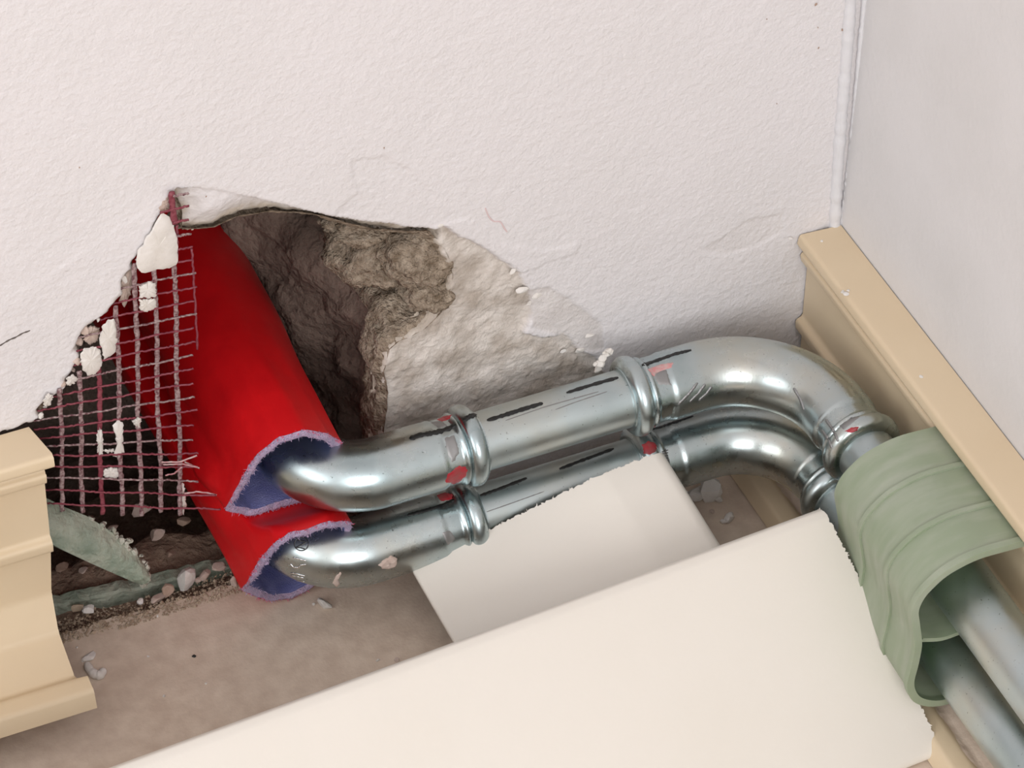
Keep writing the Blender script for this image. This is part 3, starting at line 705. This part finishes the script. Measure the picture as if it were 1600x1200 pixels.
for y0, y1 in ((-160, -157.5), (-187, -184.5), (-212.3, -209)):
    a2, b2 = solid_section(cs_line, -3.7); obj('rib', *extrude_y(a2, b2, [y0, (y0+y1)/2, y1]), 'clip', body, smooth=True, sharp=40)
tongue = fillet([(-61, 65), (-50, 60.5), (-36, 61.5), (-20, 64)], 5, 5); ta, tb = solid_section(tongue, 2.2)
obj('tongue', *extrude_y(ta, tb, [-140, -175, -210]), 'clip', clip_root, smooth=True, sharp=40)

# ================================================================== PLASTER MESH
mesh_root = thing('reinforcement_mesh', (-350, -1, 20), 'torn maroon plaster reinforcement mesh hanging over the hole', 'mesh')
YM = -1.2
def row_y(x, k):                                   # k-th strand, photo height at x = 280
    y0 = 304+21.3*k; sl = -0.20 if y0 < 560 else -0.20+0.235*float(sstep(560, 775, y0)); return y0+(x-280)*sl
cols = [(96, 608, 798), (127, 580, 802), (157, 572, 803), (188, 478, 805), (218, 412, 806), (249, 420, 800), (280, 410, 805), (303, 388, 545)]
def left_limit(y):
    L = [(640,62),(622,78),(606,96),(590,102),(566,120),(545,118),(520,132),(492,160),(470,182),(440,192),(415,206),(398,218),(370,240),(338,254),(310,264)]
    for (ya, xa), (yb, xb) in zip(L, L[1:]):
        if yb <= y <= ya: return xa+(xb-xa)*(y-ya)/(yb-ya)
    return 66 if y > 640 else 268
rn = random.Random(11)
def flat_strand(pxs, wd, th, y, mat_, name='strand', jitter=.25, label=None):
    P = [at(p, 1, y+q) for p, q in pxs]; P = resample(P, max(6, int(len(P)*4))); n = len(P)
    P = [p+np.array([rn.uniform(-jitter, jitter), rn.uniform(-.2, .2), rn.uniform(-jitter, jitter)]) for p in P]; V = []; Fc = []
    for i, p in enumerate(P):
        t = P[min(i+1, n-1)]-P[max(i-1, 0)]; t /= np.linalg.norm(t); s_ = np.cross(t, [0, 1, 0]); s_ /= np.linalg.norm(s_); w_ = wd/2*(1+rn.uniform(-.18, .18))
        V += [p-s_*w_, p-s_*w_*.6+np.array([0, -th, 0]), p+s_*w_*.6+np.array([0, -th, 0]), p+s_*w_, p+s_*w_*.6+np.array([0, th, 0]), p-s_*w_*.6+np.array([0, th, 0])]
    for i in range(n-1):
        for k in range(6): k1 = (k+1) % 6; Fc.append((i*6+k, i*6+k1, i*6+6+k1, i*6+6+k))
    Fc += [(5, 4, 3, 2, 1, 0), tuple((n-1)*6+k for k in range(6))]
    o = obj(name, V, Fc, mat_, mesh_root, smooth=True)
    if label: o['label'] = label
    return o
for ci, (x, y0, y1) in enumerate(cols):
    pts = []
    for y in np.linspace(y0, y1, max(4, int((y1-y0)/18))):
        xx = x+(y-700)*.026+1.2*math.sin(y*.03+ci)
        if ci == 7: xx = 300+(y-388)*.055
        bulge = -3.0*float(sstep(620, 800, y))*float(sstep(60, 200, x))
        pts.append(((xx, y), bulge))
    flat_strand(pts, 1.0 if ci == 7 else 2.3, .45, YM, 'meshdirty' if ci in (0, 1, 3, 4, 5, 6) else 'mesh')
flat_strand([((268, 300), 0), ((270, 325), 0), ((274, 350), 0)], 3.0, .5, YM-1.5, 'mesh')
flat_strand([((276, 352), 0), ((277, 380), 0), ((275, 412), 0)], 1.3, .5, YM, 'mesh')
for k in range(24):
    ym = 304+21.3*k
    if k == 3: xa, xb = 277, 298
    elif k < 3: xa, xb = (270, 294) if k != 1 else (250, 295)
    else:
        xa = left_limit(row_y(150, k) if ym > 480 else ym+8)-14; xa = min(xa, 58) if k > 13 else xa
        xb = 301 if k < 6 else 305+rn.uniform(-4, 4)
        if k in (22,): xb = 338
        if k in (23,): xb = 345
        if k in (19, 20, 21): xb = 310
    if k == 4: xa = 278
    if k == 5: xa = 216
    if k > 18: xa = 62
    pts = []
    for x in np.linspace(xa, xb, max(4, int((xb-xa)/12))):
        y = row_y(x, k)+.8*math.sin(x*.05+k*1.7); bulge = -3.0*float(sstep(620, 800, y))*float(sstep(60, 200, x))-(3*(x-282)/30 if x > 282 and k > 10 else 0)+4.5*float(sstep(26, 6, x-xa))*(k > 4)
        pts.append(((x, y), bulge))
    flat_strand(pts, 1.0 if k > 3 else 1.3, .38, YM-.5 if k > 3 else YM-2.0, 'mesh' if k % 3 else 'meshdirty')
# frayed ends at the lower right
for a_, b_, c_ in [((252, 722), (280, 722), (308, 712)), ((255, 726), (285, 725), (309, 730)), ((258, 743), (272, 740), (284, 730)), ((288, 722), (300, 727), (311, 731)), ((288, 771), (310, 768), (338, 773))]:
    flat_strand([(a_, -4), (b_, -6), (c_, -8)], .9, .3, YM, 'fray', 'frayed_strand', .1)
# plaster still clinging to the mesh
def slab(px, y0, y1, seed, name='plaster_lump', parent=mesh_root, mat_='plaster'):
    P = resample([np.array(p, float) for p in px], 40, True); rn_ = random.Random(seed); c = sum(P)/len(P); V = []; Fc = []; n = len(P)
    P = [p+np.array([rn_.uniform(-1.6, 1.6), rn_.uniform(-1.6, 1.6)]) for p in P]
    for f, y in ((.8, y1), (1.0, y1-.8), (1.0, y0+.8), (.86, y0), (.45, y0-.5)):
        V += [at(c+(p-c)*f, 1, y+rn_.uniform(-.25, .25)) for p in P]
    V.append(at(c, 1, y0-.6)); V.append(at(c, 1, y1))
    for r in range(4):
        for k in range(n): k1 = (k+1) % n; Fc.append((r*n+k, r*n+k1, (r+1)*n+k1, (r+1)*n+k))
    for k in range(n): Fc.append((4*n+k, 4*n+(k+1) % n, 5*n)); Fc.append((k, (k+1) % n, 5*n+1))
    return obj(name, V, Fc, mat_, parent, smooth=True, sharp=35)
lumps = [[(253,331),(266,340),(274,356),(277,385),(277,412),(268,420),(257,419),(246,421),(236,424),(226,427),(213,420),(214,396),(230,370),(244,346)],
         [(217,447),(228,441),(240,440),(244,448),(244,464),(232,466),(218,465)], [(217,468),(243,467),(244,478),(240,485),(228,487),(218,484)],
         [(160,510),(168,500),(178,497),(181,510),(183,530),(180,550),(170,558),(163,562),(158,545),(156,528)],
         [(126,552),(134,544),(148,541),(158,550),(160,568),(152,582),(140,588),(130,580),(126,566)],
         [(161,735),(172,729),(184,731),(187,742),(183,748),(168,748),(160,743)],
         [(150,676),(157,668),(162,690),(161,712),(154,715),(152,700)], [(176,665),(186,655),(192,660),(192,688),(194,705),(188,716),(176,714),(184,700),(182,690)],
         [(205,658),(216,652),(222,655),(218,668),(210,664)], [(162,703),(178,701),(180,706),(166,708)], [(280,752),(287,754),(291,790),(286,804),(282,790)],
         [(104,590),(114,584),(122,590),(116,600),(104,602)], [(66,625),(76,614),(84,618),(80,632),(70,634)]]
for i, l in enumerate(lumps): slab(l, YM-1.8, YM+(4 if i < 5 else 1.2), 40+i)
# grey undercoat bits between mesh and wall edge
slab([(247,325),(254,314),(264,306),(266,322),(262,330),(250,333)], -.6, 3, 60, mat_='rubble'); slab([(190,432),(206,418),(208,450),(195,482),(186,470)], 3, 8, 61, mat_='rubble')
slab([(130,515),(143,508),(155,512),(155,530),(140,540),(130,532)], 1, 6, 62, mat_='rubble')

# ================================================================== GREEN FOAM PIECES
st = [at(p, 2, 1.0) for p in [(60, 930), (110, 921), (180, 906), (260, 888), (330, 872), (375, 861)]]
st = resample(smooth_path(st, 2), 40); V = []; Fc = []
for i, p in enumerate(st):
    j = rn.uniform(-.6, .6); y0 = p[1]-5.5+.8*mnoise.noise(Vector((i*.4, 0, 0))); top = -2+2.2*mnoise.noise(Vector((i*.3, 3, 0)))+j
    V += [(p[0], y0, -16), (p[0], y0, top-1), (p[0], y0+1.2, top), (p[0], y0+6.5, top+.3), (p[0], y0+8, top-1), (p[0], y0+8, -16)]
for i in range(len(st)-1):
    for k in range(6): k1 = (k+1) % 6; Fc.append((i*6+k, i*6+k1, i*6+6+k1, i*6+6+k))
Fc += [tuple(range(6)), tuple((len(st)-1)*6+k for k in range(6))]
tag(obj('edge_insulation_strip', V, Fc, 'foam'), 'narrow dark green foam strip standing along the floor edge', 'foam strip')
# broken slab leaning out of the hole
sh = thing('foam_shard', (-350, 8, 0), 'broken pale green foam slab slanting down out of the hole', 'foam piece')
upe = [at(p, 1, y) for p, y in [((60, 772), 26), ((100, 792), 24), ((135, 806), 22), ((170, 828), 18), ((200, 850), 14), ((220, 872), 11), ((232, 893), 9)]]
loe = [at(p, 1, y) for p, y in [((60, 838), 16), ((95, 858), 14), ((125, 872), 12), ((155, 886), 10), ((185, 899), 8), ((205, 908), 7), ((226, 915), 6)]]
upe = resample(upe, 30); loe = resample(loe, 30); V = []; Fc = []; K = 9
nrm = unit(np.cross(upe[15]-upe[0], loe[0]-upe[0])); nrm = nrm if nrm@(EYE-upe[10]) > 0 else -nrm
for side_ in (0, 1):
    for i in range(30):
        for k in range(K):
            f = k/(K-1); p = upe[i]*(1-f)+loe[i]*f; b_ = 3.0*math.sin(f*math.pi)+1.2*mnoise.noise(Vector(p)*.09)+.7*mnoise.noise(Vector(p)*.25)
            V.append(p+nrm*(b_ if side_ == 0 else -9+.8*mnoise.noise(Vector(p)*.2)))
n1 = 30*K
for s_ in (0, n1):
    for i in range(29):
        for k in range(K-1): Fc.append((s_+i*K+k, s_+i*K+k+1, s_+(i+1)*K+k+1, s_+(i+1)*K+k))
for i in range(29):
    for k in (0, K-1): Fc.append((i*K+k, (i+1)*K+k, n1+(i+1)*K+k, n1+i*K+k))
for i in (0, 29):
    for k in range(K-1): Fc.append((i*K+k, i*K+k+1, n1+i*K+k+1, n1+i*K+k))
obj('foam_body', V, Fc, 'foam', sh, smooth=True, sharp=45)
V = []; Fc = []
for k in range(70):                                # crumbled broken edge
    t = rn.random(); p = upe[int(12+17*t)] if rn.random() < .65 else upe[29]*(1-t)+loe[29]*t
    Fc_off = len(V); vv, ff = chunk(p+nrm*rn.uniform(-5, 1.5)+np.array([rn.gauss(0, .8), 0, rn.gauss(0, .8)]), rn.uniform(.8, 2.2), k)
    V += vv; Fc += [tuple(i+Fc_off for i in f) for f in ff]
tag(obj('crumbled_edge', V, Fc, 'foamedge', sh), kind='stuff')

# ================================================================== EARTH IN THE HOLE
ex = np.arange(-424, -226, 1.6); ey = np.arange(3.0, 150, 1.6); EX, EY = np.meshgrid(ex, ey, indexing='ij')
EZ = -9+5.0*fbm(EX, EY, 34, 200, 5)+2.2*np.abs(fbm(EX, EY, 8, 210, 3))+.05*EY-3*sstep(20, 4, EY)-70*sstep(48, 80, EY+8*fbm(EX, EY, 20, 230, 2))
V = np.stack([EX.ravel(), EY.ravel(), EZ.ravel()], 1); nx_, ny_ = EX.shape; I = np.arange(nx_*ny_).reshape(nx_, ny_)
Fc = np.stack([I[:-1, :-1].ravel(), I[1:, :-1].ravel(), I[1:, 1:].ravel(), I[:-1, 1:].ravel()], 1)
tag(obj('earth_fill', V, [tuple(f) for f in Fc], 'earth', smooth=True), 'loose brown earth and grit in the bottom of the hole', 'earth', kind='stuff')
# sand along the slab edge
V = []; Fc = []
for k in range(2200):
    x = rn.uniform(-405, -330) if rn.random() < .75 else rn.uniform(-330, -300); yy = rn.uniform(-4, 13)+(-2 if x > -370 else 0)
    zz = (0 if yy < 3 else -4+rn.uniform(-2, 3)); r = abs(rn.gauss(.2, .35))+.2
    b0 = len(V); c = (x, yy, zz+r*.5)
    vs = [(c[0]+r*dx*rn.uniform(.6, 1.2), c[1]+r*dy*rn.uniform(.6, 1.2), c[2]+r*dz*rn.uniform(.6, 1.1)) for dx, dy, dz in ((1,0,0),(-1,0,0),(0,1,0),(0,-1,0),(0,0,1),(0,0,-1))]
    V += vs; Fc += [tuple(b0+i for i in f) for f in ((0,2,4),(2,1,4),(1,3,4),(3,0,4),(2,0,5),(1,2,5),(3,1,5),(0,3,5))]
tag(obj('sand', V, Fc, 'sand'), 'coarse sand spilled along the broken floor edge', 'sand', kind='stuff')

# ================================================================== RUBBLE
def rub(px, z, r, label, mt='rubble', sq=(1, 1, .7), rot=0, group=None, name='plaster_chunk', cat='rubble', seed=None):
    c = at(px, 2, z); c = (c[0], c[1], z+r*sq[2]*.55)
    return tag(obj(name, *chunk(c, r, seed if seed is not None else int(px[0]*7+px[1]), sq, rot), mt), label, cat, group)
G1 = 'plaster crumbs along the floor edge'
rub((291, 914), 0, 6.6, 'largest white plaster chunk on the floor edge left of the red sleeves', 'plaster', (1.05, .8, .95), .4, G1)
rub((262, 926), 0, 4.6, 'brownish plaster chunk just left of the largest white chunk', 'browncrumb', (1.1, .8, .7), .5, G1)
rub((249, 936), 0, 4.2, 'flat pinkish plaster bit beside the brownish chunk', 'rubble', (1.2, .7, .5), .5, G1)
rub((219, 941), 0, 2.0, 'tiny white crumb left of the flat pinkish bit', 'plaster', (1, 1, .8), 0, G1)
rub((322, 903), 0, 3.6, 'pinkish plaster chunk between the white chunk and the red sleeve', 'rubble', (1.1, .8, .8), .5, G1)
rub((309, 907), 0, 2.2, 'small pink crumb touching the largest white chunk', 'rubble', (1, .9, .8), .5, G1)
rub((342, 890), 0, 3.8, 'pale rounded chunk right up against the lower red sleeve', 'rubble', (1, .9, .9), .5, G1)
rub((366, 915), 0, 3.4, 'narrow upright plaster crumb at the lower red sleeve\'s left side', 'rubble', (.6, .7, 1.2), .5, G1)
rub((140, 957), -1, 4.2, 'whitish lump half sunk in the sand by the left skirting', 'plaster', (1.2, .8, .6), .4, G1)
rub((122, 952), -1, 3.6, 'sandy brown clod beside the left skirting', 'sand', (1, .9, .8), .4, G1)
rub((139, 1028), 0, 3.6, 'small flat angular plaster flake by the left skirting lip', 'plaster', (1.25, .8, .35), .5, G1)
c_ = thing('plaster_chunk', at((150, 1050), 2, 0), 'curved crescent plaster flake beside the left skirting lip', 'rubble', G1)
P_ = smooth_path([at(p, 2, 1.2) for p in [(136, 1037), (140, 1047), (149, 1055), (159, 1055), (162, 1046)]], 3)
obj('flake', *sweep(P_, [1.3+1.0*math.sin(i/(len(P_)-1)*math.pi)+.25*rn.uniform(-1, 1) for i in range(len(P_))], 10), 'plaster', c_, smooth=True)
rub((507, 949), 0, 4.2, 'oval plaster crumb in front of the lower elbow', 'plaster', (.8, 1.2, .8), .2)
rub((490, 945), 0, 1.0, 'speck of plaster beside the oval crumb', 'plaster', (1, 1, .8))
rub((303, 1026), 0, 1.1, 'single black speck on the open screed', 'black', (1, 1, .7), name='grit', cat='grit')
rub((591, 1032), 0, 1.2, 'tiny pale crumb near the large cover\'s edge', 'plaster', (1.2, .7, .6))
rub((620, 1032), 0, 1.3, 'tiny round grey crumb near the large cover\'s edge', 'rubble', (1, 1, .7))
for px, lab in [((246, 963), 'pinhead white crumb nearest the flat pinkish plaster bit'), ((214, 963), 'pinhead white crumb below the tiny crumb at the floor edge'), ((322, 1068), 'pinhead white crumb below the black speck'), ((256, 1088), 'pinhead white crumb lowest on the open screed'), ((232, 1026), 'pinhead white crumb between the angular flake and the black speck'), ((120, 1012), 'pinhead white crumb just above the angular flake')]:
    rub(px, 0, .8, lab, 'plaster', (1, 1, .6), 0, 'pinhead crumbs on the screed')
G2 = 'stones in the earth behind the mesh'
for px, y_, r, lab, mt in [((220, 800), 62, 5.5, 'dim grey stone behind the lower mesh strands', 'rubble'), ((245, 838), 40, 4.6, 'flat pale stone on the earth below the mesh', 'rubble'), ((177, 828), 40, 2.8, 'small pink stone above the foam slab', 'rubble'), ((285, 818), 42, 3.6, 'brown stone beside the lower red sleeve', 'browncrumb'), ((130, 893), 22, 2.4, 'small pink stone under the foam slab', 'rubble'), ((100, 890), 22, 3.6, 'brown stone under the foam slab near the skirting', 'browncrumb'), ((268, 868), 26, 3.0, 'brown pebble between foam slab and red sleeve', 'browncrumb')]:
    c = at(px, 2, -4); tag(obj('stone', *chunk((c[0], c[1], -4+r*.4), r, int(px[0]+px[1]), (1.2, .9, .6)), mt), lab, 'stone', G2)
G3 = 'plaster crumbs under the right elbow'
for px, r, lab, sq in [((1106, 776), 7.2, 'largest pale plaster lump on the floor under the right elbows', (1, .9, 1)), ((1087, 776), 5.6, 'plaster lump left of the largest one under the right elbows', (1, .9, .8)), ((1072, 779), 3.8, 'small plaster lump at the offcut\'s right edge', (1, 1, .8)), ((1122, 784), 3.0, 'little white crumb beside the floor lip under the elbows', (1, .8, .7)), ((1142, 812), 3.6, 'pale crumb on the floor close to the large cover', (1.2, .8, .7)), ((1129, 816), 2.2, 'smaller crumb left of the pale one by the large cover', (1, 1, .7)), ((1112, 800), 1.4, 'pinhead crumb on the floor between the two covers', (1, 1, .7))]:
    rub(px, 0, r, lab, 'plaster' if r > 2 else 'rubble', sq, .3, G3)
# plaster crumbled on the back of the upper right collar
cr = thing('plaster_crumbs', at((945, 565), 1, -14), 'white plaster crumbs stuck behind the upper pipe\'s right collar', 'rubble')
for i, (px, r) in enumerate([((934, 576), 2.4), ((938, 568), 2.4), ((942, 560), 2.4), ((947, 553), 2.2), ((951, 547), 2.0), ((931, 570), 1.6), ((954, 550), 1.6), ((944, 552), 1.4)]):
    obj('crumb', *chunk(at(px, 1, -17), r, 300+i, (1, .9, 1)), 'plaster', cr)
pf = thing('plaster_flecks', (XR-12, -60, 121.6), 'white plaster flecks stuck on the right skirting plate\'s top', 'plaster fleck')
for i, (px, r) in enumerate([((1317, 456), 1.3), ((1322, 459), 1.5), ((1325, 454), 1.0), ((1284, 376), 1.1), ((1440, 588), 1.2), ((1236, 372), 1.6), ((1244, 356), 1.2), ((1250, 351), 1.0)]):
    obj('fleck', *chunk(at(px, 2, 121.7), r, 330+i, (1, 1, .35)), 'plaster', pf)

# dust lying in the trough of the right skirting plate
dx = np.arange(-47.5, -15, 1.3); dy = np.arange(-330.0, -2, 1.6); DX, DY = np.meshgrid(dx, dy, indexing='ij')
OUT = XR-.6-DX                                # distance from the wall; the dust lies on the sloping floor of the trough
DZ = np.interp(OUT, [14.6, 24, 46, 52], [30, 13.6, 6.1, 8.0])+1.2+1.0*fbm(DX, DY, 14, 400, 4)+.7*np.abs(fbm(DX, DY, 5, 410, 2))
V = np.stack([DX.ravel(), DY.ravel(), DZ.ravel()], 1); I = np.arange(DX.size).reshape(DX.shape)
Fc = np.stack([I[:-1, :-1].ravel(), I[1:, :-1].ravel(), I[1:, 1:].ravel(), I[:-1, 1:].ravel()], 1)
tag(obj('dust_layer', V, [tuple(f) for f in Fc], 'screed', smooth=True), 'brown building dust lying in the right skirting plate under the pipes', 'dust', kind='stuff')
# specks and a red scuff on the plaster
for i, (px, r) in enumerate([((1275, 7), .9), ((1278, 43), .5), ((1279, 75), .7), ((1316, 47), .7), ((1198, 30), .5), ((1214, 162), .4), ((124, 262), .5), ((322, 307), .6), ((600, 231), .5), ((1417, 344), .0)]):
    if r: obj('speck', *chunk(at(px, 1, -.3), r, 500+i, (.8, .4, 1.2)), 'browncrumb', wall)
for i, pl in enumerate([[(758, 325), (764, 340), (772, 347), (782, 345), (788, 357), (792, 362)]]):
    P_ = resample(smooth_path([at(p, 1, -.05) for p in pl], 2), 24); obj('scuff', *sweep(P_, [.35]*24, 6), 'scuff', wall)
for i, (px, r) in enumerate([((815, 452), 3.0), ((840, 462), 2.6), ((827, 474), 1.8), ((905, 548), 2.2), ((690, 352), 2.0), ((880, 548), 1.6), ((922, 524), 2.2), ((897, 452), 1.6), ((802, 424), 2.2)]):
    obj('plaster_flake', *chunk(at(px, 1, .6), r, 540+i, (1.3, .45, .8)), 'plaster', wall)
P_ = [at(p, 1, -.15) for p in [(-40, 560), (-10, 546), (4, 537), (14, 531), (24, 527), (34, 521), (47, 516)]]
obj('crack', *sweep(resample(P_, 30), [.42+.12*math.sin(i*1.9) for i in range(30)], 6), 'crackshade', wall)  # thin dark thread on the wall, painted in for the shade of a hairline crack
# broken crumbs of plaster left along the ragged left edge of the hole
rk = random.Random(77); LP = resample([np.array(p, float) for p in left_px], 30)
for i, p in enumerate(LP[2:-2]):
    if rk.random() < .72:
        obj('plaster_crumb', *chunk(at((p[0]+rk.uniform(-2, 4), p[1]+rk.uniform(-1, 5)), 1, rk.uniform(.5, 4)), rk.uniform(1.2, 3.0), 600+i, (1, .8, 1.1), rk.uniform(0, 3)), 'plaster' if rk.random() < .7 else 'rubble', wall)
